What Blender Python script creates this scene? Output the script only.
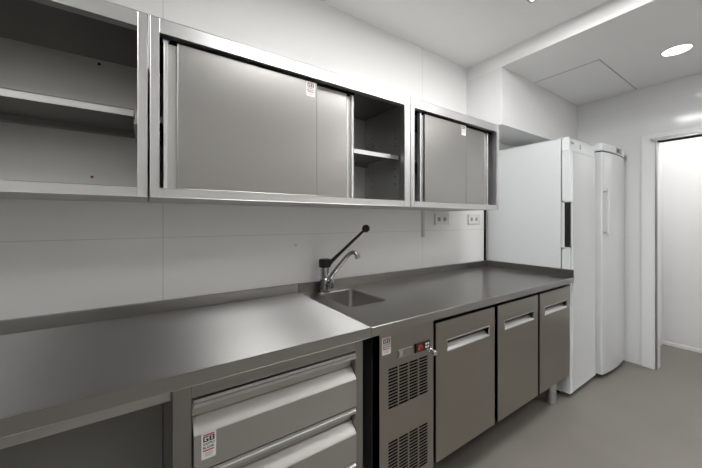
import bpy, bmesh, math, random
from mathutils import Vector, Matrix

for o in list(bpy.data.objects):
    bpy.data.objects.remove(o)
sc = bpy.context.scene
col = sc.collection
random.seed(4)

# ------------------------------------------------------------------ camera, world, exposure
# Plan: x runs along the long wall (right = +x), d = distance out from that wall (y = -d), z up.
cd = bpy.data.cameras.new('camera')
cam = bpy.data.objects.new('camera', cd)
col.objects.link(cam)
cd.sensor_width = 36.0
cd.lens = 303.168 * 36.0 / 702.0
cd.shift_y = -13.015 / 702.0
cd.clip_start = 0.02
T = 0.5936
cam.location = (0, -1.6265, 1.3208)
cam.rotation_euler = (math.pi / 2, 0, -T)
sc.camera = cam

world = bpy.data.worlds.new('world')
sc.world = world
world.use_nodes = True
world.node_tree.nodes['Background'].inputs[0].default_value = (0.9, 0.95, 1, 1)
world.node_tree.nodes['Background'].inputs[1].default_value = 0.05

sc.view_settings.view_transform = 'Standard'
sc.view_settings.look = 'None'
sc.view_settings.gamma = 1
sc.view_settings.use_curve_mapping = False
sc.view_settings.exposure = 1.66
PANEL_W = 7.5      # emission of the ceiling light panels
SPOT_W = 3.6      # emission of the round downlights
HALL_W = 31.0

# ------------------------------------------------------------------ materials
def mat(name, base, rough=0.5, metal=0.0, emit=None, estr=0.0, coat=0.0, spec=0.5):
    m = bpy.data.materials.new(name)
    m.use_nodes = True
    b = m.node_tree.nodes['Principled BSDF']
    b.inputs['Base Color'].default_value = (*base, 1)
    b.inputs['Roughness'].default_value = rough
    b.inputs['Metallic'].default_value = metal
    b.inputs['Coat Weight'].default_value = coat
    b.inputs['Coat Roughness'].default_value = 0.08
    b.inputs['Specular IOR Level'].default_value = spec
    if emit:
        b.inputs['Emission Color'].default_value = (*emit, 1)
        b.inputs['Emission Strength'].default_value = estr
    return m

def brushed(name, base, rough, scale, bump=0.0, var=0.012, blotch=0.10, aniso=0.0, smear=None):
    """stainless steel: grain stretched along one axis, plus soft large blotches"""
    m = mat(name, base, rough, 1.0)
    nt = m.node_tree; N = nt.nodes; L = nt.links
    b = N['Principled BSDF']
    tc = N.new('ShaderNodeTexCoord')
    mp = N.new('ShaderNodeMapping'); mp.inputs['Scale'].default_value = scale
    L.new(tc.outputs['Object'], mp.inputs['Vector'])
    n1 = N.new('ShaderNodeTexNoise'); n1.inputs['Scale'].default_value = 1.0
    n1.inputs['Detail'].default_value = 5
    L.new(mp.outputs[0], n1.inputs['Vector'])
    n2 = N.new('ShaderNodeTexNoise'); n2.inputs['Scale'].default_value = 5.0
    n2.inputs['Detail'].default_value = 3
    L.new(tc.outputs['Object'], n2.inputs['Vector'])
    mr = N.new('ShaderNodeMapRange')
    mr.inputs[3].default_value = rough - var; mr.inputs[4].default_value = rough + var
    L.new(n1.outputs[0], mr.inputs[0])
    ad = N.new('ShaderNodeMath'); ad.operation = 'MULTIPLY_ADD'
    L.new(n2.outputs[0], ad.inputs[0]); ad.inputs[1].default_value = blotch
    L.new(mr.outputs[0], ad.inputs[2])
    L.new(ad.outputs[0], b.inputs['Roughness'])
    bp = N.new('ShaderNodeBump'); bp.inputs['Strength'].default_value = bump
    bp.inputs['Distance'].default_value = 0.002
    L.new(n1.outputs[0], bp.inputs['Height'])
    L.new(bp.outputs[0], b.inputs['Normal'])
    if smear:
        # grain direction: reflections smear across it
        b.inputs['Anisotropic'].default_value = aniso
        cv = N.new('ShaderNodeCombineXYZ')
        for k in range(3): cv.inputs[k].default_value = smear[k]
        L.new(cv.outputs[0], b.inputs['Tangent'])
    return m

def panel_wall(name, base, rough, u_axis, u_off, u_step, z_off, z_step, line=(0.55, 0.55, 0.54)):
    """glossy wall cladding with thin joints at a fixed grid"""
    m = mat(name, base, rough, 0.0)
    nt = m.node_tree; N = nt.nodes; L = nt.links
    b = N['Principled BSDF']
    g = N.new('ShaderNodeNewGeometry')
    sp = N.new('ShaderNodeSeparateXYZ'); L.new(g.outputs['Position'], sp.inputs[0])
    def joint(sock, off, step, w):
        a = N.new('ShaderNodeMath'); a.operation = 'SUBTRACT'; L.new(sock, a.inputs[0]); a.inputs[1].default_value = off
        p = N.new('ShaderNodeMath'); p.operation = 'PINGPONG'; L.new(a.outputs[0], p.inputs[0]); p.inputs[1].default_value = step / 2
        c = N.new('ShaderNodeMath'); c.operation = 'LESS_THAN'; L.new(p.outputs[0], c.inputs[0]); c.inputs[1].default_value = w
        return c.outputs[0]
    j1 = joint(sp.outputs[u_axis], u_off, u_step, 0.0013)
    j2 = joint(sp.outputs[2], z_off, z_step, 0.0010)
    mx = N.new('ShaderNodeMath'); mx.operation = 'MAXIMUM'; L.new(j1, mx.inputs[0]); L.new(j2, mx.inputs[1])
    mix = N.new('ShaderNodeMix'); mix.data_type = 'RGBA'
    L.new(mx.outputs[0], mix.inputs[0])
    mix.inputs[6].default_value = (*base, 1); mix.inputs[7].default_value = (*line, 1)
    L.new(mix.outputs[2], b.inputs['Base Color'])
    n = N.new('ShaderNodeTexNoise'); n.inputs['Scale'].default_value = 1.6; n.inputs['Detail'].default_value = 1
    bp = N.new('ShaderNodeBump'); bp.inputs['Strength'].default_value = 0.03; bp.inputs['Distance'].default_value = 0.05
    L.new(n.outputs[0], bp.inputs['Height']); L.new(bp.outputs[0], b.inputs['Normal'])
    return m

def floor_mat():
    m = mat('resin_floor', (0.3, 0.28, 0.25), 0.38)
    nt = m.node_tree; N = nt.nodes; L = nt.links
    b = N['Principled BSDF']
    tc = N.new('ShaderNodeTexCoord')
    n1 = N.new('ShaderNodeTexNoise'); n1.inputs['Scale'].default_value = 2.2; n1.inputs['Detail'].default_value = 6
    n2 = N.new('ShaderNodeTexNoise'); n2.inputs['Scale'].default_value = 260; n2.inputs['Detail'].default_value = 2
    for n in (n1, n2): L.new(tc.outputs['Object'], n.inputs['Vector'])
    ma = N.new('ShaderNodeMath'); ma.operation = 'MULTIPLY_ADD'
    L.new(n2.outputs[0], ma.inputs[0]); ma.inputs[1].default_value = 0.35; L.new(n1.outputs[0], ma.inputs[2])
    cr = N.new('ShaderNodeValToRGB')
    cr.color_ramp.elements[0].position = 0.35; cr.color_ramp.elements[0].color = (0.18, 0.167, 0.147, 1)
    cr.color_ramp.elements[1].position = 1.0; cr.color_ramp.elements[1].color = (0.235, 0.22, 0.197, 1)
    L.new(ma.outputs[0], cr.inputs[0]); L.new(cr.outputs[0], b.inputs['Base Color'])
    mr = N.new('ShaderNodeMapRange'); mr.inputs[3].default_value = 0.3; mr.inputs[4].default_value = 0.5
    L.new(n1.outputs[0], mr.inputs[0]); L.new(mr.outputs[0], b.inputs['Roughness'])
    bp = N.new('ShaderNodeBump'); bp.inputs['Strength'].default_value = 0.05; bp.inputs['Distance'].default_value = 0.002
    L.new(n2.outputs[0], bp.inputs['Height']); L.new(bp.outputs[0], b.inputs['Normal'])
    return m

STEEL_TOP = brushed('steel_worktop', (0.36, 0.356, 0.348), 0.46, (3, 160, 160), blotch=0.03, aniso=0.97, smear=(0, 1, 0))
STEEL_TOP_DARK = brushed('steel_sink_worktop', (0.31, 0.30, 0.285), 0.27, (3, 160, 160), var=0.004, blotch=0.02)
STEEL_DRAWER = brushed('steel_drawer', (0.56, 0.55, 0.53), 0.48, (3, 160, 160), blotch=0.03)
STEEL_LIP = brushed('steel_lip', (0.39, 0.38, 0.365), 0.34, (3, 160, 160), blotch=0.03)
STEEL_X = brushed('steel_grain_along', (0.58, 0.575, 0.565), 0.36, (3, 160, 160))
STEEL_Z = brushed('steel_grain_upright', (0.60, 0.595, 0.585), 0.34, (160, 160, 3))
STEEL_LOW = brushed('steel_fridge_door', (0.43, 0.402, 0.362), 0.29, (140, 140, 2.5), var=0.004, blotch=0.01, aniso=0.5, smear=(1, 0, 0))
STEEL_DOOR = brushed('steel_door', (0.44, 0.432, 0.415), 0.30, (140, 140, 2.5), var=0.008, blotch=0.05, aniso=0.4, smear=(1, 0, 0))
STEEL_FRAME = brushed('steel_frame', (0.69, 0.69, 0.685), 0.36, (60, 60, 6))
STEEL_SHADED = brushed('steel_shaded', (0.24, 0.235, 0.225), 0.40, (3, 120, 120))  # darker copy of the inner steel, shade put into its colour
STEEL_INNER = brushed('steel_inner', (0.62, 0.62, 0.61), 0.45, (3, 120, 120))
CHROME = mat('chrome', (0.48, 0.48, 0.48), 0.06, 1.0)
ALU_BRIGHT = mat('bright_metal', (0.85, 0.85, 0.85), 0.25, 1.0)
ALU = mat('aluminium', (0.42, 0.42, 0.42), 0.32, 1.0)
BLACK = mat('black_plastic', (0.012, 0.012, 0.012), 0.38)
SEAL_SHADE = mat('seal_and_shade_black', (0.005, 0.005, 0.005), 0.9, spec=0.1)  # black for seals, also put into gaps as shade
WHITE_PL = mat('white_plastic', (0.78, 0.78, 0.76), 0.35)
SOCKET_HOLE = mat('socket_hole', (0.33, 0.33, 0.325), 0.5)
FRIDGE_W = mat('fridge_white', (0.74, 0.76, 0.775), 0.28)
FRIDGE_GLOSS = mat('fridge_gloss_white', (0.68, 0.695, 0.705), 0.16)  # same white as the sides, dimmed in colour for the shaded fronts
GREY_PL = mat('grey_plastic', (0.35, 0.35, 0.36), 0.4)
DUCT = mat('duct_grey', (0.70, 0.70, 0.69), 0.5)
PAPER = mat('sticker_white', (0.85, 0.84, 0.82), 0.45)
RED = mat('sticker_red', (0.55, 0.03, 0.07), 0.5)
INK = mat('sticker_black', (0.02, 0.02, 0.02), 0.5)
INKG = mat('sticker_grey', (0.45, 0.45, 0.44), 0.5)
DIGIT = mat('led_red', (0.3, 0.01, 0.01), 0.4, 0, (1.0, 0.06, 0.04), 0.2)
LAMP = mat('lamp_diffuser', (0.9, 0.9, 0.9), 0.5, 0, (1.0, 0.997, 0.99), PANEL_W)
FILL_DIM = mat('fill_light_dim', (0.9, 0.9, 0.9), 0.5, 0, (1.0, 0.997, 0.99), 4.8)
FILL_MID = mat('fill_light_mid', (0.9, 0.9, 0.9), 0.5, 0, (1.0, 0.997, 0.99), 5.6)
SPOT = mat('downlight_diffuser', (0.9, 0.9, 0.9), 0.5, 0, (1.0, 0.99, 0.97), SPOT_W)
HALL = mat('hall_diffuser', (0.9, 0.9, 0.9), 0.5, 0, (1.0, 0.99, 0.97), HALL_W)
RUST = mat('rust', (0.22, 0.10, 0.03), 0.8)
HOLE = mat('drill_hole', (0.01, 0.01, 0.01), 0.8)
CEIL = mat('ceiling_paint', (0.90, 0.90, 0.897), 0.75)
PAINT = mat('white_paint', (0.82, 0.82, 0.82), 0.45)
TRIMW = mat('white_trim', (0.84, 0.85, 0.855), 0.35)
WALL_L = panel_wall('wall_cladding', (0.89, 0.888, 0.882), 0.16, 0, 0.063, 1.70, 1.245, 10.0, (0.62, 0.615, 0.60))
WALL_R = panel_wall('wall_cladding_end', (0.79, 0.795, 0.805), 0.10, 1, -0.10, 1.22, 3.6, 1.22, (0.66, 0.66, 0.66))
WALL_O = mat('wall_opposite', (0.80, 0.79, 0.77), 0.4)
WALL_D = mat('wall_side', (0.45, 0.45, 0.44), 0.5)
REFLECTOR_LOW = mat('reflector_low', (0.74, 0.72, 0.68), 0.4)
REFLECTOR_MID = mat('reflector_mid', (0.56, 0.55, 0.53), 0.4)
FLOOR = floor_mat()

# ------------------------------------------------------------------ mesh builder
class MB:
    def __init__(s):
        s.bm = bmesh.new()
        s.slots = []
    def slot(s, m):
        if m not in s.slots: s.slots.append(m)
        return s.slots.index(m)
    def merge(s, b, m):
        i = s.slot(m)
        bmesh.ops.recalc_face_normals(b, faces=b.faces[:])
        for f in b.faces: f.material_index = i
        me = bpy.data.meshes.new('tmp'); b.to_mesh(me); b.free()
        n0 = len(s.bm.faces)
        s.bm.from_mesh(me)
        bpy.data.meshes.remove(me)
        s.bm.faces.ensure_lookup_table()
        for k in range(n0, len(s.bm.faces)): s.bm.faces[k].material_index = i
        return s
    def box(s, m, x0, x1, d0, d1, z0, z1, bev=0.0015, seg=2):
        b = bmesh.new()
        bmesh.ops.create_cube(b, size=1)
        for v in b.verts:
            v.co = Vector((x0 + (v.co.x + .5) * (x1 - x0), -(d0 + (v.co.y + .5) * (d1 - d0)), z0 + (v.co.z + .5) * (z1 - z0)))
        if bev:
            bmesh.ops.bevel(b, geom=b.edges[:], offset=min(bev, .45 * min(abs(x1 - x0), abs(d1 - d0), abs(z1 - z0))), segments=seg, affect='EDGES', profile=0.5)
        return s.merge(b, m)
    def prism(s, m, pts, axis, a0, a1, bev=0.0):
        """closed outline swept along an axis: 'x' -> pts (d,z); 'z' -> pts (x,d); 'd' -> pts (x,z)"""
        b = bmesh.new()
        def P(p, a):
            if axis == 'x': return Vector((a, -p[0], p[1]))
            if axis == 'z': return Vector((p[0], -p[1], a))
            return Vector((p[0], -a, p[1]))
        A = [b.verts.new(P(p, a0)) for p in pts]; B = [b.verts.new(P(p, a1)) for p in pts]
        n = len(pts)
        for i in range(n): b.faces.new((A[i], A[(i + 1) % n], B[(i + 1) % n], B[i]))
        b.faces.new(A); b.faces.new(list(reversed(B)))
        if bev:
            bmesh.ops.recalc_face_normals(b, faces=b.faces[:])
            bmesh.ops.bevel(b, geom=[e for e in b.edges if e.calc_face_angle(0) > .5], offset=bev, segments=2, affect='EDGES', profile=.5)
        return s.merge(b, m)
    def tube(s, m, pts, rad, seg=20, cap=True):
        """round tube along points given as (x,d,z); rad is a number or one per point"""
        seg = max(seg, 24)
        P = [Vector((p[0], -p[1], p[2])) for p in pts]
        R = rad if isinstance(rad, (list, tuple)) else [rad] * len(P)
        b = bmesh.new(); rings = []
        ref = None
        for i, p in enumerate(P):
            t = (P[min(i + 1, len(P) - 1)] - P[max(i - 1, 0)]).normalized()
            if ref is None:
                ref = Vector((1, 0, 0)) if abs(t.x) < .8 else Vector((0, 1, 0))
            u = (ref - t * ref.dot(t)).normalized(); ref = u
            w = t.cross(u)
            rings.append([b.verts.new(p + (u * math.cos(2 * math.pi * k / seg) + w * math.sin(2 * math.pi * k / seg)) * R[i]) for k in range(seg)])
        for i in range(len(rings) - 1):
            for k in range(seg):
                f = b.faces.new((rings[i][k], rings[i][(k + 1) % seg], rings[i + 1][(k + 1) % seg], rings[i + 1][k])); f.smooth = True
        if cap:
            b.faces.new(rings[0]); b.faces.new(rings[-1])
        return s.merge(b, m)
    def lathe(s, m, c, prof, seg=32, axis=(0, 0, 1)):
        """profile of (radius, height) turned about an axis through c=(x,d,z); axis is in (x,d,z) too"""
        a = Vector((axis[0], -axis[1], axis[2])).normalized()
        u = a.orthogonal().normalized(); w = a.cross(u)
        C = Vector((c[0], -c[1], c[2]))
        b = bmesh.new(); rings = []
        for r, h in prof:
            r = max(r, 1e-5)
            rings.append([b.verts.new(C + a * h + (u * math.cos(2 * math.pi * k / seg) + w * math.sin(2 * math.pi * k / seg)) * r) for k in range(seg)])
        for i in range(len(rings) - 1):
            for k in range(seg):
                b.faces.new((rings[i][k], rings[i][(k + 1) % seg], rings[i + 1][(k + 1) % seg], rings[i + 1][k]))
        b.faces.new(rings[0]); b.faces.new(rings[-1])
        bmesh.ops.remove_doubles(b, verts=b.verts[:], dist=2e-5)
        return s.merge(b, m)
    def quad(s, m, pts):
        b = bmesh.new()
        b.faces.new([b.verts.new(Vector((p[0], -p[1], p[2]))) for p in pts])
        i = s.slot(m)
        me = bpy.data.meshes.new('tmp'); b.to_mesh(me); b.free()
        n0 = len(s.bm.faces); s.bm.from_mesh(me); bpy.data.meshes.remove(me)
        s.bm.faces.ensure_lookup_table()
        for k in range(n0, len(s.bm.faces)): s.bm.faces[k].material_index = i
        return s
    def text(s, m, string, x0, x1, z0, z1, d, depth=0.0002, bold=0.0):
        """flat lettering fitted into a rectangle of the plane at distance d, read from the room"""
        cu = bpy.data.curves.new('tmp', 'FONT'); cu.body = string; cu.size = 1; cu.offset = bold
        ob = bpy.data.objects.new('tmp', cu); col.objects.link(ob)
        dg = bpy.context.evaluated_depsgraph_get(); dg.update()
        me = bpy.data.meshes.new_from_object(ob.evaluated_get(dg))
        bpy.data.objects.remove(ob); bpy.data.curves.remove(cu)
        xs = [v.co.x for v in me.vertices]; ys = [v.co.y for v in me.vertices]
        b = bmesh.new(); b.from_mesh(me); bpy.data.meshes.remove(me)
        for v in b.verts:
            v.co = Vector((x0 + (v.co.x - min(xs)) / (max(xs) - min(xs)) * (x1 - x0), -d, z0 + (v.co.y - min(ys)) / (max(ys) - min(ys)) * (z1 - z0)))
        i = s.slot(m)
        t = bpy.data.meshes.new('tmp'); b.to_mesh(t); b.free()
        n0 = len(s.bm.faces); s.bm.from_mesh(t); bpy.data.meshes.remove(t)
        s.bm.faces.ensure_lookup_table()
        for k in range(n0, len(s.bm.faces)): s.bm.faces[k].material_index = i
        return s
    def build(s, name, parent=None, smooth=True):
        root = parent
        while root is not None and root.parent is not None: root = root.parent
        off = root.location if root is not None else Vector((0, 0, 0))
        me = bpy.data.meshes.new(name)
        if root is not None:
            for v in s.bm.verts: v.co -= off
        s.bm.to_mesh(me); s.bm.free()
        for m in s.slots: me.materials.append(m)
        ob = bpy.data.objects.new(name, me); col.objects.link(ob)
        if parent is not None: ob.parent = parent
        if smooth:
            for p in me.polygons: p.use_smooth = True
            me.set_sharp_from_angle(angle=math.radians(20))
        return ob

def thing(name, label, cat, loc, group=None):
    o = bpy.data.objects.new(name, None); col.objects.link(o)
    o.empty_display_size = 0.05
    o.location = (loc[0], -loc[1], loc[2]); o['label'] = label; o['category'] = cat
    if group: o['group'] = group
    return o
def tag(o, label, cat, group=None):
    o['label'] = label; o['category'] = cat
    if group: o['group'] = group
    return o
def struct(o):
    o['kind'] = 'structure'; return o
def part_label(o, label):
    o['label'] = label; return o
def copy_tree(o, parent=None):
    c = o.copy(); col.objects.link(c)
    if parent is not None: c.parent = parent
    for ch in list(o.children): copy_tree(ch, c)
    return c

# ------------------------------------------------------------------ the room
ZC, ZL, XS = 2.6514, 2.5351, 2.3154        # main ceiling, lower ceiling, where it steps
XR, XLW, DO = 3.7546, -1.45, 2.75          # end wall, left wall, opposite wall
ZT, DJ0, DJ1 = 2.030, 0.9116, 1.75         # doorway: head, near jamb, far jamb
XH = 4.60                                  # back wall of the room beyond
m = MB(); m.box(FLOOR, XLW - .1, XH + .1, -.1, DO + .1, -.06, 0, 0); struct(m.build('floor', smooth=False))
m = MB(); m.box(WALL_L, XLW - .1, XR + .1, -.1, 0, 0, 2.9, 0); struct(m.build('wall_back', smooth=False))
m = MB(); m.box(WALL_O, XLW - .1, XR + .1, DO, DO + .1, 0, 2.9, 0); struct(m.build('wall_opposite', smooth=False))
m = MB(); m.box(REFLECTOR_LOW, XLW, XR, DO - .02, DO, 0, 1.25, 0); struct(m.build('reflector_board_low', smooth=False))  # unseen board added and toned to bounce fill onto the long wall
m = MB(); m.box(REFLECTOR_MID, XLW, XR, DO - .02, DO, 1.25, 2.05, 0); struct(m.build('reflector_board_mid', smooth=False))  # unseen band added and toned to shape reflections in the cabinet doors
m = MB(); m.box(WALL_D, XLW - .1, XLW, 0, DO, 0, 2.9, 0); struct(m.build('wall_left', smooth=False))
m = MB()
m.box(WALL_R, XR, XR + .1, 0, DJ0, 0, 2.9, 0)
m.box(WALL_R, XR, XR + .1, DJ1, DO, 0, 2.9, 0)
m.box(WALL_R, XR, XR + .1, DJ0, DJ1, ZT, 2.9, 0)
struct(m.build('wall_right', smooth=False))
m = MB()
m.prism(CEIL, [(XLW, ZC), (XS, ZC), (XS, ZL), (XR, ZL), (XR, 2.9), (XLW, 2.9)], 'd', 0, DO)
struct(m.build('ceiling', smooth=False))
# boxed-in bulkhead on the long wall above the fridges
m = MB(); m.box(PAINT, XS, XR, 0, 0.3148, 2.082, ZL, 0.001); struct(m.build('trim_1', smooth=False))
# room beyond the doorway
m = MB()
m.box(PAINT, XH, XH + .1, 0.6, DO, 0, 2.9, 0)
struct(m.build('wall_hall_back', smooth=False))
m = MB(); m.box(PAINT, XR + .1, XH, 0.70, 0.80, 0, 2.9, 0); struct(m.build('wall_hall_left', smooth=False))
m = MB(); m.box(PAINT, XR + .1, XH, 2.3, 2.4, 0, 2.9, 0); struct(m.build('wall_hall_right', smooth=False))
m = MB(); m.box(CEIL, XR + .1, XH, 0.80, 2.3, 2.5, 2.9, 0); struct(m.build('ceiling_hall', smooth=False))
m = MB(); m.prism(PAINT, [(XH, 0), (XH - .006, 0), (XH - .006, .03), (XH - .002, .035), (XH, .035)], 'd', 0.80, 2.3)
struct(m.build('baseboard_hall', smooth=False))
# door lining and casing
m = MB()
m.box(TRIMW, XR - .014, XR, DJ0 - .092, DJ0, 0, 2.092, .002)
m.box(TRIMW, XR - .014, XR, DJ1, DJ1 + .092, 0, 2.092, .002)
m.box(TRIMW, XR - .014, XR, DJ0, DJ1, ZT + .022, 2.092, .002)
struct(m.build('trim_2', smooth=False))
m = MB()
m.box(ALU, XR - .018, XR + .012, DJ0 - .004, DJ0 + .004, 0, ZT, .001)
m.box(TRIMW, XR + .012, XR + .11, DJ0 - .004, DJ0 + .004, 0, ZT, .001)
m.box(ALU, XR - .02, XR + .11, DJ1 - .006, DJ1 + .004, 0, ZT, .001)
m.box(ALU, XR - .03, XR + .11, DJ0 - .02, DJ1 + .02, ZT, ZT + .008, .001)
m.box(SEAL_SHADE, XR - .026, XR + .06, DJ0 - .02, DJ1 + .02, ZT + .008, ZT + .012, 0)
m.box(ALU, XR - .03, XR + .06, DJ0 - .03, DJ1 + .02, ZT + .012, ZT + .024, .001)
struct(m.build('trim_3', smooth=False))

# ceiling access panel, let into the lower ceiling
t = thing('ceiling_access_panel', 'flush white access panel in the lower ceiling above the fridges', 'access panel', (3.28, .55, ZL))
m = MB(); m.box(CEIL, 2.828, XR - .006, 0.322, 0.778, ZL - .0035, ZL - .0005, .0008); m.build('panel', t)
m = MB()
m.box(INKG, 2.820, 2.8275, 0.320, 0.786, ZL - .0015, ZL - .0002, 0)
m.box(INKG, 2.820, XR - .004, 0.7785, 0.786, ZL - .0015, ZL - .0002, 0)
m.build('joint', t)

# ------------------------------------------------------------------ lamps
def light_panel(x0, x1, d0, d1, z, label, group=None, lamp=None):
    t = thing('ceiling_light_panel', label, 'ceiling light', ((x0 + x1) / 2, (d0 + d1) / 2, z), group)
    w = .012
    m = MB()
    m.box(ALU, x0, x1, d0, d0 + w, z - .012, z, .001); m.box(ALU, x0, x1, d1 - w, d1, z - .012, z, .001)
    m.box(ALU, x0, x0 + w, d0 + w, d1 - w, z - .012, z, .001); m.box(ALU, x1 - w, x1, d0 + w, d1 - w, z - .012, z, .001)
    m.build('frame', t)
    m = MB(); m.box(lamp or LAMP, x0 + w, x1 - w, d0 + w, d1 - w, z - .009, z - .001, 0); m.build('diffuser', t, smooth=False)
light_panel(1.58, 1.93, 0.712, 1.612, ZC, 'long white light panel in the main ceiling nearest the step, lit')
light_panel(0.50, 1.10, 0.84, 1.44, ZC, 'unseen light panel added above the left worktop for its highlight', lamp=FILL_MID)  # unseen panel added to give the left worktop its bright band
light_panel(-1.42, -0.95, 1.90, 2.50, ZC, 'unseen fill light panel added behind the camera at far left', lamp=FILL_DIM)  # unseen panel added as fill for the left wall and cabinets
light_panel(2.42, 2.92, 1.95, 2.55, ZL, 'unseen fill light panel added in the lower ceiling away from the fridges', lamp=FILL_DIM)  # unseen panel added as fill for the wall under the cabinets
def downlight(x, d, z, r, mt, label, group=None):
    t = thing('ceiling_downlight', label, 'downlight', (x, d, z), group)
    m = MB(); m.lathe(WHITE_PL, (x, d, z), [(r - .012, -.001), (r - .010, -.006), (r - .004, -.007), (r, -.004), (r, 0), (r - .012, 0)], 48); m.build('trim_ring', t)
    m = MB(); m.lathe(mt, (x, d, z), [(0, -.004), (r - .012, -.004), (r - .012, -.001), (0, -.001)], 48); m.build('diffuser', t)
downlight(3.117, 1.137, ZL, .083, SPOT, 'round recessed downlight glowing white in the lower ceiling near the doorway')
downlight(4.22, 1.35, 2.5, .11, HALL, 'round ceiling light in the room beyond the doorway, lit')

# ------------------------------------------------------------------ sticker
def sticker(parent, x0, x1, z0, z1, d):
    W, Hh = x1 - x0, z1 - z0
    X = lambda a: x0 + W * a
    Z = lambda a: z0 + Hh * a
    m = MB()
    m.box(PAPER, x0, x1, d, d + .0004, z0, z1, 0)
    e = d + .0007
    def r(mm, a0, a1, b0, b1, ee=e): m.quad(mm, [(X(a0), ee, Z(b0)), (X(a1), ee, Z(b0)), (X(a1), ee, Z(b1)), (X(a0), ee, Z(b1))])
    r(RED, .12, .90, .90, .955); r(RED, .10, .88, .30, .355)
    # two square block letters
    for a0, strokes in ((.12, ((0, .36, .83, .875), (0, .09, .665, .83), (0, .36, .665, .71), (.25, .36, .71, .785), (.17, .36, .745, .785))),
                        (.54, ((0, .36, .835, .875), (0, .36, .665, .705), (0, .10, .705, .835), (.26, .36, .705, .835), (.10, .26, .752, .788)))):
        for q in strokes: r(INK, a0 + q[0], a0 + q[1], q[2], q[3])
    m.text(INK, 'GASTRO', X(.12), X(.90), Z(.535), Z(.63), e, bold=.022)
    m.text(INK, 'BLANIK', X(.12), X(.90), Z(.395), Z(.495), e, bold=.022)
    r(INKG, .22, .78, .225, .25); r(INKG, .18, .82, .165, .19); r(INKG, .25, .75, .105, .13)
    return part_label(m.build('sticker', parent, smooth=False), 'small white sticker with red bars and black letters')

# ------------------------------------------------------------------ wall cabinets
DC, ZB, ZTOP = 0.4177, 1.4006, 2.0062
def carcass(t, x0, x1, w0, w1):
    g = .0012; th = .014
    m = MB()
    S = STEEL_INNER
    m.box(S, x0 + g, x1 - g, .004, .016, ZB + .002, ZTOP - .002, 0)
    m.box(S, x0 + g, x0 + g + th, .016, DC - .03, ZB + .002, ZTOP - .002, .001)
    m.box(S, x1 - g - th, x1 - g, .016, DC - .03, ZB + .002, ZTOP - .002, .001)
    m.box(S, x0 + g + th, x1 - g - th, .016, DC - .03, ZB + .002, ZB + .02, .001)
    m.box(S, x0 + g + th, x1 - g - th, .016, DC - .03, ZTOP - .02, ZTOP - .002, .001)
    m.box(STEEL_SHADED, x0 + g + th, x1 - g - th, .016, DC - .032, ZTOP - .023, ZTOP - .0202, 0)  # thin dark sheet under the roof, standing in for shade inside
    m.build('carcass', t)
    m = MB(); F = STEEL_FRAME
    d0 = DC - .03
    m.box(F, x0 + g, x0 + w0, d0, DC, ZB, ZTOP, .0015)
    m.box(F, x1 - w1, x1 - g, d0, DC, ZB, ZTOP, .0015)
    m.box(F, x0 + w0 - .0003, x1 - w1 + .0003, d0, DC - .0002, ZB, ZB + .032, .0015)
    m.box(F, x0 + w0 - .0003, x1 - w1 + .0003, d0, DC - .0002, ZTOP - .05, ZTOP, .0015)
    m.build('face_frame', t)

def shelf(t, x0, x1, z, d1):
    m = MB()
    m.box(STEEL_SHADED, x0, x1, .018, d1, z - .003, z, .0008)  # darkened steel carries the shade of the shelf underside
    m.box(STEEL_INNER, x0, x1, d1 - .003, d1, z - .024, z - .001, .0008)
    m.box(STEEL_SHADED, x0, x1, d1 - .03, d1 - .003, z - .024, z - .021, .0006)
    m.box(STEEL_SHADED, x0, x1, .03, .06, z - .024, z - .003, .0006)
    return m.build('shelf', t)

def sliding_door(t, x0, x1, d1, pull, label):
    """thin boxed sheet door with one bent pull edge ('left' / 'right')"""
    z0, z1 = ZB + .034, ZTOP - .062
    th = .014
    m = MB()
    if pull == 'left':
        m.box(STEEL_DOOR, x0 + .042, x1, d1 - th, d1, z0, z1, .0015)
        m.box(STEEL_Z, x0 + .012, x0 + .042, d1 - th, d1 - .009, z0, z1 - .006, .0008)
    else:
        m.box(STEEL_DOOR, x0, x1 - .042, d1 - th, d1, z0, z1, .0015)
        m.box(STEEL_Z, x1 - .042, x1 - .012, d1 - th, d1 - .009, z0, z1 - .006, .0008)
    d = m.build('door', t); part_label(d, label)
    m = MB()
    xa, xb = (x0, x0 + .0125) if pull == 'left' else (x1 - .0125, x1)
    m.box(STEEL_FRAME, xa, xb, d1 - th, d1, z0, z1, .004, 3)
    m.build('pull_edge', d)
    return d

def drill_holes(t, x, dd, zs):
    for d in dd:
        for z in zs:
            m = MB(); m.lathe(HOLE, (x, d, z), [(0, -.0006), (.0042, -.0006), (.0042, .0002), (0, .0002)], 12, (-1, 0, 0))
            m.build('shelf_pin_hole', t, smooth=False)

t = thing('wall_cabinet', 'open steel wall cabinet without doors, one shelf, at far left', 'wall cabinet', (-.55, .2, ZB), 'steel wall cabinets')
carcass(t, -1.20, 0.004, .028, .028)
sh = shelf(t, -1.18, -.036, 1.700, .360)
m = MB(); m.box(STEEL_X, -.036, -.0125, .05, .34, 1.655, 1.672, .001); m.build('shelf_bracket', t)
m = MB(); m.box(STEEL_X, -1.183, -1.16, .05, .34, 1.655, 1.672, .001); m.build('shelf_bracket', t)
m = MB(); m.lathe(HOLE, (-0.161, .0162, 1.965), [(0, -.001), (.006, -.001), (.006, .0006), (0, .0006)], 12, (0, 1, 0)); part_label(m.build('screw_hole', t), 'dark screw hole in the back of the cabinet')
m = MB(); m.lathe(RUST, (-0.183, .0162, 1.5), [(0, -.001), (.006, -.001), (.005, .0008), (0, .0008)], 9, (0, 1, 0)); part_label(m.build('rust_spot', t), 'small brown rust spot')

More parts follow.
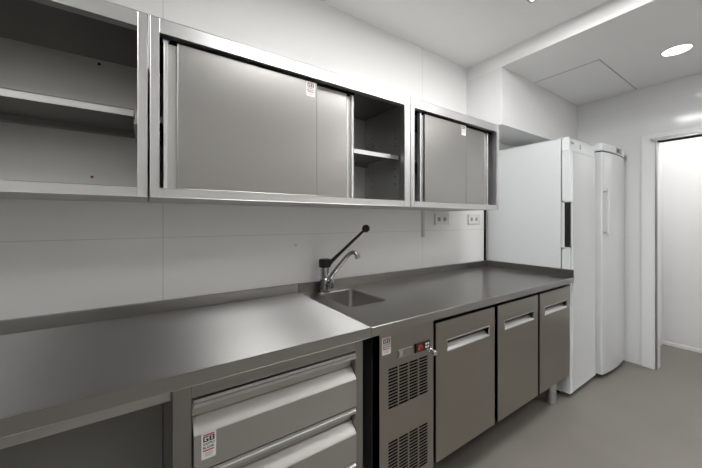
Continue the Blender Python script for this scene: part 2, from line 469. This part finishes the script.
t = thing('wall_cabinet', 'long steel wall cabinet, sliding doors pushed left, right end open', 'wall cabinet', (.61, .2, ZB), 'steel wall cabinets')
carcass(t, 0.0085, 1.2135, .028, .045)
d = sliding_door(t, .049, .640, .401, 'left', 'front sliding steel door on the left')
sticker(d, .588, .629, 1.878, 1.941, .401)
sliding_door(t, .250, .856, .380, 'right', 'rear sliding steel door behind the front one')
shelf(t, .024, 1.19, 1.695, .345)
def track(t, x0, x1):
    m = MB(); m.box(SEAL_SHADE, x0, x1, .356, .388, ZTOP - .060, ZTOP - .049, 0); m.build('top_track', t)
track(t, .03, .857)
drill_holes(t, 1.1975, (.10, .31), (1.845, 1.800, 1.755, 1.625, 1.580, 1.535))

t = thing('wall_cabinet', 'short steel wall cabinet with closed sliding doors, next to white fridge', 'wall cabinet', (1.65, .2, ZB), 'steel wall cabinets')
carcass(t, 1.2150, 2.0930, .030, .030)
d = sliding_door(t, 1.302, 1.737, .401, 'left', 'front sliding steel door on the left')
sticker(d, 1.690, 1.730, 1.878, 1.941, .401)
sliding_door(t, 1.560, 2.015, .380, 'right', 'rear sliding steel door behind the front one')
shelf(t, 1.235, 2.07, 1.695, .345)
track(t, 1.245, 2.06)

# ------------------------------------------------------------------ left worktop, open bay and drawers
ZW, ZLIP, ZU, DF, XSEAM = 0.9088, 0.8709, 0.9596, 0.70, 0.7216
t = thing('worktop', 'pale brushed steel worktop on the left, over drawers and open bay', 'worktop', (-.2, .35, ZLIP), 'steel worktops')
m = MB()
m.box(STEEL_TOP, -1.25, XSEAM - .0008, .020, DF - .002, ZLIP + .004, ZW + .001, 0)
m.box(STEEL_LIP, -1.25, XSEAM - .0008, DF - .002, DF, ZLIP, ZW + .001, .0008)
m.box(STEEL_X, -1.25, XSEAM - .0008, DF - .02, DF - .002, ZLIP, ZLIP + .004, 0)
m.build('top', t)
m = MB(); m.box(STEEL_LIP, -1.25, XSEAM - .0008, .001, .0215, ZLIP + .004, ZU, .002); m.build('upstand', t)

t = thing('base_unit', 'open steel base bay under the worktop at left', 'base unit', (-.55, .35, 0))
m = MB()
m.box(STEEL_X, -1.20, .058, .585, .600, .797, ZLIP - .0005, .001)
m.build('apron', t)
m = MB(); m.box(STEEL_SHADED, -1.20, .058, .05, .062, .12, ZLIP - .0005, .001); m.build('back_panel', t)  # shade of the open bay put into the panel colour
m = MB(); m.box(STEEL_X, -1.20, .058, .062, .575, .12, .145, .001); m.build('bottom_shelf', t)
m = MB(); m.box(STEEL_Z, -1.245, -1.20, .05, .64, .0, ZLIP - .0005, .002); m.build('leg', t)

DD = .645
t = thing('drawer_cabinet', 'steel drawer cabinet with wide folded drawer fronts under left worktop', 'drawer cabinet', (.39, .35, 0))
m = MB()
m.box(STEEL_LIP, .0615, .108, .05, DD, .10, ZLIP - .0005, .0015)
m.box(STEEL_LIP, .683, XSEAM - .003, .05, DD, .10, ZLIP - .0005, .0015)
m.box(STEEL_LIP, .108, .683, DD - .03, DD + .002, .8095, ZLIP - .0005, .001)
m.box(STEEL_X, .108, .683, .05, .06, .10, ZLIP - .0005, 0)
m.box(STEEL_X, .108, .683, .06, DD, .10, .13, .001)
m.box(SEAL_SHADE, .108, .683, .06, DD - .055, .13, .812, 0)
m.build('body', t)
for xx in (.085, .70):
    for dd in (.10, .59):
        m = MB(); m.lathe(STEEL_Z, (xx, dd, 0), [(.022, 0), (.022, .01), (.018, .012), (.018, .10)], 20); m.build('foot', t)
def drawer(z0, z1, first):
    x0, x1 = .1125, .680
    D0 = DD + .012
    m = MB()
    prof = [(D0 - .052, z0 + .004), (D0, z0 + .004), (D0, z1 - .103), (D0 - .003, z1 - .098), (D0 - .036, z1 - .068),
            (D0 - .042, z1 - .066), (D0 - .042, z1 - .024), (D0 - .052, z1 - .024), (D0 - .052, z1 - .066)]
    m.prism(STEEL_DRAWER, prof, 'x', x0, x1)
    dr = m.build('drawer', t)
    m = MB()
    m.prism(STEEL_FRAME, [(D0 - .050, z1 - .024), (D0 - .003, z1 - .024), (D0 - .001, z1 - .022), (D0 - .001, z1 - .013), (D0 - .006, z1 - .011), (D0 - .006, z1 - .002), (D0 - .050, z1 - .002)], 'x', x0, x1)
    m.build('top_rail', dr)
    if first:
        m = MB()
        m.lathe(CHROME, (x0 + .012, D0 - .042, z1 - .04), [(0, 0), (.0035, 0), (.003, .002), (0, .0025)], 12, (0, 1, 0))
        m.build('screw', dr)
        sticker(dr, .132, .171, .627, .702, D0)
    return dr
drawer(.594, .806, True)
drawer(.382, .592, False)
drawer(.170, .380, False)

# ------------------------------------------------------------------ sink worktop on the refrigerated counter
XE = 2.597
t = thing('worktop', 'darker steel worktop on the right with inset sink, over refrigerated counter', 'worktop', (1.65, .35, ZLIP), 'steel worktops')
def rrect(x0, x1, d0, d1, r, n=8):
    pts = []
    for cx, cy, a0 in ((x1 - r, d1 - r, 0), (x0 + r, d1 - r, 90), (x0 + r, d0 + r, 180), (x1 - r, d0 + r, 270)):
        for k in range(n + 1):
            a = math.radians(a0 + 90 * k / n); pts.append((cx + r * math.cos(a), cy + r * math.sin(a)))
    return pts
SX0, SX1, SD0, SD1 = .802, 1.042, .090, .428
x0 = XSEAM + .0012
b = bmesh.new()
o = [b.verts.new((x, -d, ZW)) for x, d in ((x0, .02), (XE, .02), (XE, DF - .002), (x0, DF - .002))]
h = [b.verts.new((x, -d, ZW)) for x, d in rrect(SX0, SX1, SD0, SD1, .032)]
ed = [b.edges.new((o[i], o[(i + 1) % 4])) for i in range(4)] + [b.edges.new((h[i], h[(i + 1) % len(h)])) for i in range(len(h))]
bmesh.ops.triangle_fill(b, use_beauty=True, use_dissolve=False, edges=ed)
bmesh.ops.recalc_face_normals(b, faces=b.faces[:])
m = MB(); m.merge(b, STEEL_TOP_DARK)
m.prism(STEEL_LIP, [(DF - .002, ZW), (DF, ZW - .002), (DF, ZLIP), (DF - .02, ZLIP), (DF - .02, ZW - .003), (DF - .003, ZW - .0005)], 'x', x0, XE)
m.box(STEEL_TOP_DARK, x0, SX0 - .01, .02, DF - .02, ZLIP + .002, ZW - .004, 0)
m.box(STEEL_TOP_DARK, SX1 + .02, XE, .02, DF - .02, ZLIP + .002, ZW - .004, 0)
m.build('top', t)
m = MB()
m.box(STEEL_TOP_DARK, x0, XE, .001, .0215, ZLIP + .004, ZU, .002)
m.box(STEEL_TOP_DARK, XE - .016, XE, .0215, DF - .003, ZW - .002, ZU, .002)
m.build('upstand', t)
b = bmesh.new(); loops = []
for (g, r, z) in ((-.006, .037, ZW + .0008), (-.002, .034, ZW + .0012), (.002, .030, ZW - .001), (.006, .029, ZW - .006), (.012, .032, ZW - .10), (.020, .032, ZW - .125), (.036, .04, ZW - .138), (.07, .03, ZW - .141)):
    loops.append([b.verts.new((x, -d, z)) for x, d in rrect(SX0 + g, SX1 - g, SD0 + g, SD1 - g, r)])
n = len(loops[0])
for i in range(len(loops) - 1):
    for k in range(n): b.faces.new((loops[i][k], loops[i][(k + 1) % n], loops[i + 1][(k + 1) % n], loops[i + 1][k]))
b.faces.new(loops[-1])
m = MB(); m.merge(b, STEEL_LIP)
basin = m.build('sink_basin', t)
m = MB(); m.lathe(CHROME, (.915, .25, ZW - .141), [(0, .003), (.018, .002), (.03, .004), (.034, .002), (.034, 0), (0, 0)], 32); m.build('drain', basin)

# ------------------------------------------------------------------ refrigerated counter
t = thing('refrigerated_counter', 'three-door steel refrigerated counter with compressor grille under sink worktop', 'refrigerated counter', (1.68, .35, 0))
DP = .672                                  # plane of the door fronts
m = MB()
m.box(STEEL_Z, 1.075, 2.590, .03, .625, .155, ZLIP, .0015)
m.box(STEEL_Z, .7815, 1.075, .03, .625, .155, .745, 0)
m.box(STEEL_Z, .7815, 1.075, .60, .625, .745, ZLIP, 0)
m.box(STEEL_Z, .7815, .7915, .03, .60, .745, ZLIP, 0)
m.box(STEEL_Z, .7915, 1.075, .03, .04, .745, ZLIP, 0)
m.build('body', t)
m = MB()
m.box(SEAL_SHADE, 1.112, 2.586, .6255, .640, .20, ZLIP - .004, 0)  # black gasket sheet, also colours the door gaps dark in place of shade
m.build('door_gasket_and_shade', t)
# compressor panel with real slots
PX0, PX1, PZ0, PZ1 = .7835, 1.106, .165, .866
m = MB(); th = .004
gx0, gx1 = .831, 1.067
grilles = [(.534, .706), (.210, .400)]
S = STEEL_LOW
def plate(xa, xb, za, zb): m.box(S, xa, xb, DP - th, DP, za, zb, 0)
plate(PX0, gx0, PZ0, PZ1); plate(gx1, PX1, PZ0, PZ1)
plate(gx0, gx1, grilles[0][1], PZ1); plate(gx0, gx1, grilles[1][1], grilles[0][0]); plate(gx0, gx1, PZ0, grilles[1][0])
gap = .0065; cw = (gx1 - gx0 - 3 * gap) / 4
for (za, zb) in grilles:
    for c in range(3):
        xa = gx0 + cw * (c + 1) + gap * c
        plate(xa, xa + gap, za, zb)
    rows = round((zb - za) / .0132); p = (zb - za) / rows
    for c in range(4):
        xa = gx0 + (cw + gap) * c
        for r in range(rows):
            zc = za + p * r
            m.box(S, xa, xa + cw, DP - .0016, DP, zc, zc + .0048, 0)
m.box(S, PX0, PX0 + .004, .6255, DP - th, PZ0, PZ1, 0); m.box(S, PX1 - .004, PX1, .6255, DP - th, PZ0, PZ1, 0)
m.box(S, PX0 + .004, PX1 - .004, .6255, DP - th, PZ1 - .004, PZ1, 0); m.box(S, PX0 + .004, PX1 - .004, .6255, DP - th, PZ0, PZ0 + .004, 0)
panel = m.build('compressor_panel', t, smooth=False)
m = MB(); m.box(SEAL_SHADE, PX0 + .006, PX1 - .006, .6258, .640, PZ0 + .006, PZ1 - .006, 0); m.build('grille_backing', panel)  # black sheet in place of the shaded hollow behind the slots
sticker(panel, .797, .843, .770, .841, DP)
m = MB()
m.box(STEEL_DOOR, .884, .972, DP - .001, DP + .002, .739, .771, .001)
m.box(STEEL_X, .889, .913, DP + .002, DP + .003, .744, .766, .0005)
m.box(STEEL_INNER, .893, .909, DP + .003, DP + .0035, .748, .762, 0)
m.build('name_plate', panel)
m = MB()
m.box(BLACK, .984, 1.076, DP - .001, DP + .005, .738, .776, .002)
m.box(BLACK, .988, 1.038, DP + .005, DP + .006, .742, .772, .001)
disp = m.build('control_display', panel)
m = MB()
def seg7(ch, xo, zo, w, hh):
    k = .0022
    seg = {'a': (0, w, hh - k, hh), 'd': (0, w, 0, k), 'g': (0, w, hh / 2 - k / 2, hh / 2 + k / 2), 'f': (0, k, hh / 2, hh), 'b': (w - k, w, hh / 2, hh), 'e': (0, k, 0, hh / 2), 'c': (w - k, w, 0, hh / 2)}
    for q in {'2': 'abged', '1': 'bc'}[ch]:
        a = seg[q]; m.box(DIGIT, xo + a[0], xo + a[1], DP + .006, DP + .0066, zo + a[2], zo + a[3], 0)
seg7('2', 1.002, .747, .011, .020); seg7('1', 1.014, .747, .011, .020)
m.build('digits', panel, smooth=False)
for xx in (1.047, 1.061):
    for zz in (.747, .761):
        m = MB(); m.box(WHITE_PL, xx, xx + .009, DP + .004, DP + .0062, zz, zz + .007, .001); m.build('button', panel)
m = MB()
m.lathe(ALU_BRIGHT, (1.086, DP - .001, .722), [(0, 0), (.014, 0), (.014, .005), (.0115, .007), (.0115, .030), (.010, .032), (0, .032)], 24, (0, 1, 0))

part_label(m.build('lock', panel), 'small bright metal lock')

def fridge_door(x0, x1, z0, z1, hx0, hx1):
    hz0, hz1 = .690, .744
    d0, d1 = DP - .034, DP
    m = MB(); S = STEEL_LOW
    b = bmesh.new()
    def V(x, d, z): return b.verts.new((x, -d, z))
    e = .002
    O = [V(x0 + e, d1, z0 + e), V(x1 - e, d1, z0 + e), V(x1 - e, d1, z1 - e), V(x0 + e, d1, z1 - e)]
    M_ = [V(x0, d1 - e, z0), V(x1, d1 - e, z0), V(x1, d1 - e, z1), V(x0, d1 - e, z1)]
    Bk = [V(x0, d0, z0), V(x1, d0, z0), V(x1, d0, z1), V(x0, d0, z1)]
    I = [V(hx0, d1, hz0), V(hx1, d1, hz0), V(hx1, d1, hz1), V(hx0, d1, hz1)]
    J = [V(hx0, d1 - .030, hz0), V(hx1, d1 - .030, hz0), V(hx1, d1 - .030, hz1), V(hx0, d1 - .030, hz1)]
    for i in range(4):
        j = (i + 1) % 4
        b.faces.new((O[i], O[j], M_[j], M_[i])); b.faces.new((M_[i], M_[j], Bk[j], Bk[i]))
        b.faces.new((O[i], O[j], I[j], I[i])); b.faces.new((I[i], I[j], J[j], J[i]))
    b.faces.new(Bk); b.faces.new(J)
    m.merge(b, S)
    dr = m.build('door', t)
    m = MB()
    k = .003
    # pocket: black sheet as shade, a thin rim and a bright sloping grip sill
    m.box(BLACK, hx0 + k, hx1 - k, d1 - .0295, d1 - .028, hz0 + k, hz1 - k, 0)
    m.prism(STEEL_FRAME, [(d1 + .001, hz0 - .002), (d1 + .001, hz0 + .003), (d1 - .028, hz0 + .024), (d1 - .028, hz0)], 'x', hx0 + .001, hx1 - .001)
    m.box(STEEL_FRAME, hx0 - .003, hx1 + .003, d1 - .004, d1 + .0012, hz1 - .001, hz1 + .003, .0005)
    m.box(STEEL_FRAME, hx0 - .003, hx0 + .001, d1 - .004, d1 + .0012, hz0 - .002, hz1 + .002, .0005)
    m.box(STEEL_FRAME, hx1 - .001, hx1 + .003, d1 - .004, d1 + .0012, hz0 - .002, hz1 + .002, .0005)
    m.build('handle', dr)
fridge_door(1.126, 1.613, .184, .841, 1.205, 1.558)
fridge_door(1.646, 2.113, .184, .841, 1.712, 2.056)
fridge_door(2.140, 2.598, .184, .841, 2.203, 2.546)
for xx in (.83, 2.44):
    for dd in (.12, .612):
        m = MB(); m.lathe(STEEL_Z, (xx, dd, 0), [(.028, 0), (.032, .004), (.032, .090), (.027, .094), (.027, .100), (.0335, .103), (.0335, .156)], 28)
        m.build('leg', t)

# ------------------------------------------------------------------ tap
TX, TD = .868, .066
t = thing('tap', 'chrome sink tap with long black elbow lever beside the basin', 'tap', (TX, TD, ZW))
m = MB(); m.lathe(CHROME, (TX, TD, ZW), [(.033, 0), (.033, .005), (.029, .008), (.027, .012), (.026, .045), (.031, .052), (.031, .072), (.026, .080), (.025, .142)], 40); m.build('body', t)
m = MB(); m.tube(CHROME, [(TX + .022, TD + .040, ZW + .022), (TX + .022, TD + .040, ZW + .03), (TX + .022, TD + .038, ZW + .075), (TX + .014, TD + .022, ZW + .105)], [.012, .014, .014, .011], 24); m.build('side_valve', t)
m = MB(); m.lathe(BLACK, (TX, TD, ZW), [(.026, .140), (.0345, .143), (.0355, .150), (.0355, .182), (.031, .189), (0, .190)], 40); cap = m.build('cap', t)
A = Vector((TX + .016, TD + .016, ZW + .160)); B = Vector((1.020, .25, 1.270))
dv = (B - A)
m = MB(); m.tube(BLACK, [tuple(A), tuple(A + dv * .08), tuple(A + dv * .3), tuple(A + dv * .9), tuple(B)], [.016, .0115, .0092, .0078, .0075], 24)
m.lathe(BLACK, tuple(B + dv.normalized() * .012), [(0, -.010), (.017, -.010), (.022, -.005), (.022, .005), (.017, .010), (0, .010)], 32, (.75, -.55, -.35))
m.build('lever', t)
P = [(TX + .006, TD + .012, ZW + .062), (TX + .018, TD + .035, ZW + .088), (TX + .045, TD + .090, ZW + .160), (TX + .062, TD + .130, ZW + .207), (TX + .072, TD + .152, ZW + .228), (TX + .082, TD + .172, ZW + .238), (TX + .089, TD + .186, ZW + .236), (TX + .0945, TD + .196, ZW + .222)]
m = MB(); m.tube(CHROME, P, [.014, .013, .012, .0115, .0115, .0115, .012, .0125], 24); sp = m.build('spout', t)
m = MB(); m.tube(CHROME, [(TX + .0945, TD + .196, ZW + .226), (TX + .0965, TD + .200, ZW + .204)], .0145, 24); m.build('aerator', sp)

# ------------------------------------------------------------------ wall fittings
def socket(x0, label):
    t = thing('double_socket', label, 'socket', (x0 + .08, 0, 1.334), 'double wall sockets')
    z0, z1 = 1.294, 1.376; w = .160
    m = MB(); m.box(WHITE_PL, x0, x0 + w, .0005, .011, z0, z1, .003, 3); m.build('face_plate', t)
    for k in (0, 1):
        cx = x0 + .045 + .070 * k
        m = MB(); m.lathe(WHITE_PL, (cx, .0105, 1.335), [(.0235, 0), (.0235, .002), (.020, .002), (.019, -.0), (0, -.0)], 28, (0, 1, 0))
        ins = m.build('insert', t)
        m = MB(); m.lathe(SOCKET_HOLE, (cx, .0108, 1.335), [(0, 0), (.0175, 0), (.0175, .0008), (0, .0008)], 28, (0, 1, 0)); r = m.build('recess', ins)
socket(1.895, 'left double socket on wall under the short wall cabinet')
socket(2.325, 'right double socket on wall, beside the white fridge')
m = MB(); m.box(SEAL_SHADE, 2.570, 2.598, .0003, .004, ZU, 1.95, 0); struct(m.build('gap_shade_strip', smooth=False))  # dark strip put in for the shaded gap beside the fridge
m = MB(); m.box(DUCT, 1.752, 1.774, .0005, .007, 1.200, 1.398, .002)
tag(m.build('cable_trunking'), 'thin grey vertical cable duct on wall left of the sockets', 'cable duct')
m = MB(); m.lathe(PAPER, (.715, .0005, 1.183), [(0, 0), (.010, 0), (.009, .005), (.006, .008), (.003, .0095), (0, .010)], 16, (0, 1, 0))  # shiny screw head, its glint put in as plain white
tag(m.build('wall_screw'), 'small shiny screw on white wall left of the tap, coloured white as glint', 'screw')

# ------------------------------------------------------------------ fridges
t = thing('refrigerator', 'white upright fridge with black side grip, nearest the steel counter', 'fridge', (2.86, .32, 0), 'white upright fridges')
FX0, FX1, FZ = 2.6016, 3.100, 1.945
m = MB(); m.box(FRIDGE_W, FX0, FX1, .02, .615, .035, FZ - .001, .004, 3); m.build('body', t)
m = MB()
m.box(FRIDGE_W, FX0, FX1, .6175, .664, FZ - .095, FZ, .003, 3)
m.build('top_fascia', t)
m = MB(); m.box(GREY_PL, FX0 + .03, FX0 + .085, .6635, .668, FZ - .042, FZ - .030, .001); m.build('hinge_cover', t)
m = MB(); m.box(GREY_PL, FX0 + .20, FX0 + .212, .6635, .667, FZ - .065, FZ - .03, .001); m.build('latch', t)
m = MB()
hz0, hz1 = 1.122, 1.464
m.box(FRIDGE_W, FX0, FX0 + .05, .6175, .6697, .040, hz0, .004, 3)
m.box(FRIDGE_W, FX0, FX0 + .05, .6175, .6697, hz1, FZ - .0975, .004, 3)
m.box(FRIDGE_W, FX0, FX0 + .02, .6175, .6358, hz0 - .01, hz1 + .01, .001)
m.box(FRIDGE_W, FX0 + .02, FX0 + .05, .6175, .6697, hz0 - .01, hz1 + .01, .002)
m.box(FRIDGE_GLOSS, FX0 + .046, FX1, .6175, .6697, .040, FZ - .0975, .003, 3)
dr = m.build('door', t)
m = MB(); m.box(BLACK, FX0 + .001, FX0 + .022, .636, .6705, hz0, hz1, .002); part_label(m.build('handle', dr), 'black recessed grip')
for xx in (FX0 + .04, FX1 - .04):
    for dd in (.08, .57):
        m = MB(); m.lathe(BLACK, (xx, dd, 0), [(.02, 0), (.02, .025), (.012, .026), (.012, .04)], 16); m.build('foot', t)

t = thing('refrigerator', 'white upright fridge with bowed door and display, beside end wall', 'fridge', (3.43, .32, 0), 'white upright fridges')
GX0, GX1, GZ = 3.136, 3.724, 1.970
m = MB(); m.box(FRIDGE_W, GX0 + .004, GX1 - .004, .02, .632, .04, GZ - .004, .004, 3); m.build('body', t)
def bowed(e, dback):
    pts = [(GX0 + e, dback), (GX0 + e, .695)]
    for k in range(1, 5):
        a = math.radians(180 - 90 * k / 4 * .8); pts.append((GX0 + e + .018 + .018 * math.cos(a), .695 + .012 * math.sin(a)))
    n = 14
    for k in range(1, n):
        f = k / n; pts.append((GX0 + .018 + (GX1 - GX0 - .036) * f, .707 + .020 * (1 - (2 * f - 1) ** 2) - e))
    for k in range(4, 0, -1):
        a = math.radians(90 * k / 4 * .8); pts.append((GX1 - e - .018 + .018 * math.cos(a), .695 + .012 * math.sin(a)))
    pts += [(GX1 - e, .695), (GX1 - e, dback)]
    return pts
m = MB(); m.prism(FRIDGE_GLOSS, bowed(0, .636), 'z', .040, 1.898, .002); dr = m.build('door', t)
m = MB(); m.prism(SEAL_SHADE, bowed(.005, .636), 'z', 1.8985, 1.9075); m.build('seal', t)
m = MB(); m.prism(FRIDGE_W, bowed(0, .636), 'z', 1.908, GZ, .003); fa = m.build('top_fascia', t)
m = MB(); m.box(GREY_PL, 3.41, 3.53, .716, .7285, 1.917, 1.961, .002); m.box(BLACK, 3.42, 3.475, .7280, .7295, 1.924, 1.955, .001)
part_label(m.build('display', fa), 'grey control display')
m = MB(); m.box(GREY_PL, GX1 - .03, GX1 + .012, .66, .712, 1.893, 1.93, .003); m.build('hinge', t)
m = MB()
m.tube(FRIDGE_GLOSS, [(GX0 + .022, .742, 1.20), (GX0 + .022, .742, 1.59)], .0095, 16)
for zz in (1.225, 1.565):
    m.tube(GREY_PL, [(GX0 + .022, .700, zz), (GX0 + .022, .742, zz)], .007, 12)
part_label(m.build('handle', dr), 'white vertical bar handle')
m = MB(); m.box(BLACK, GX0 + .02, GX1 - .02, .05, .63, 0, .04, .002); m.build('plinth', t)
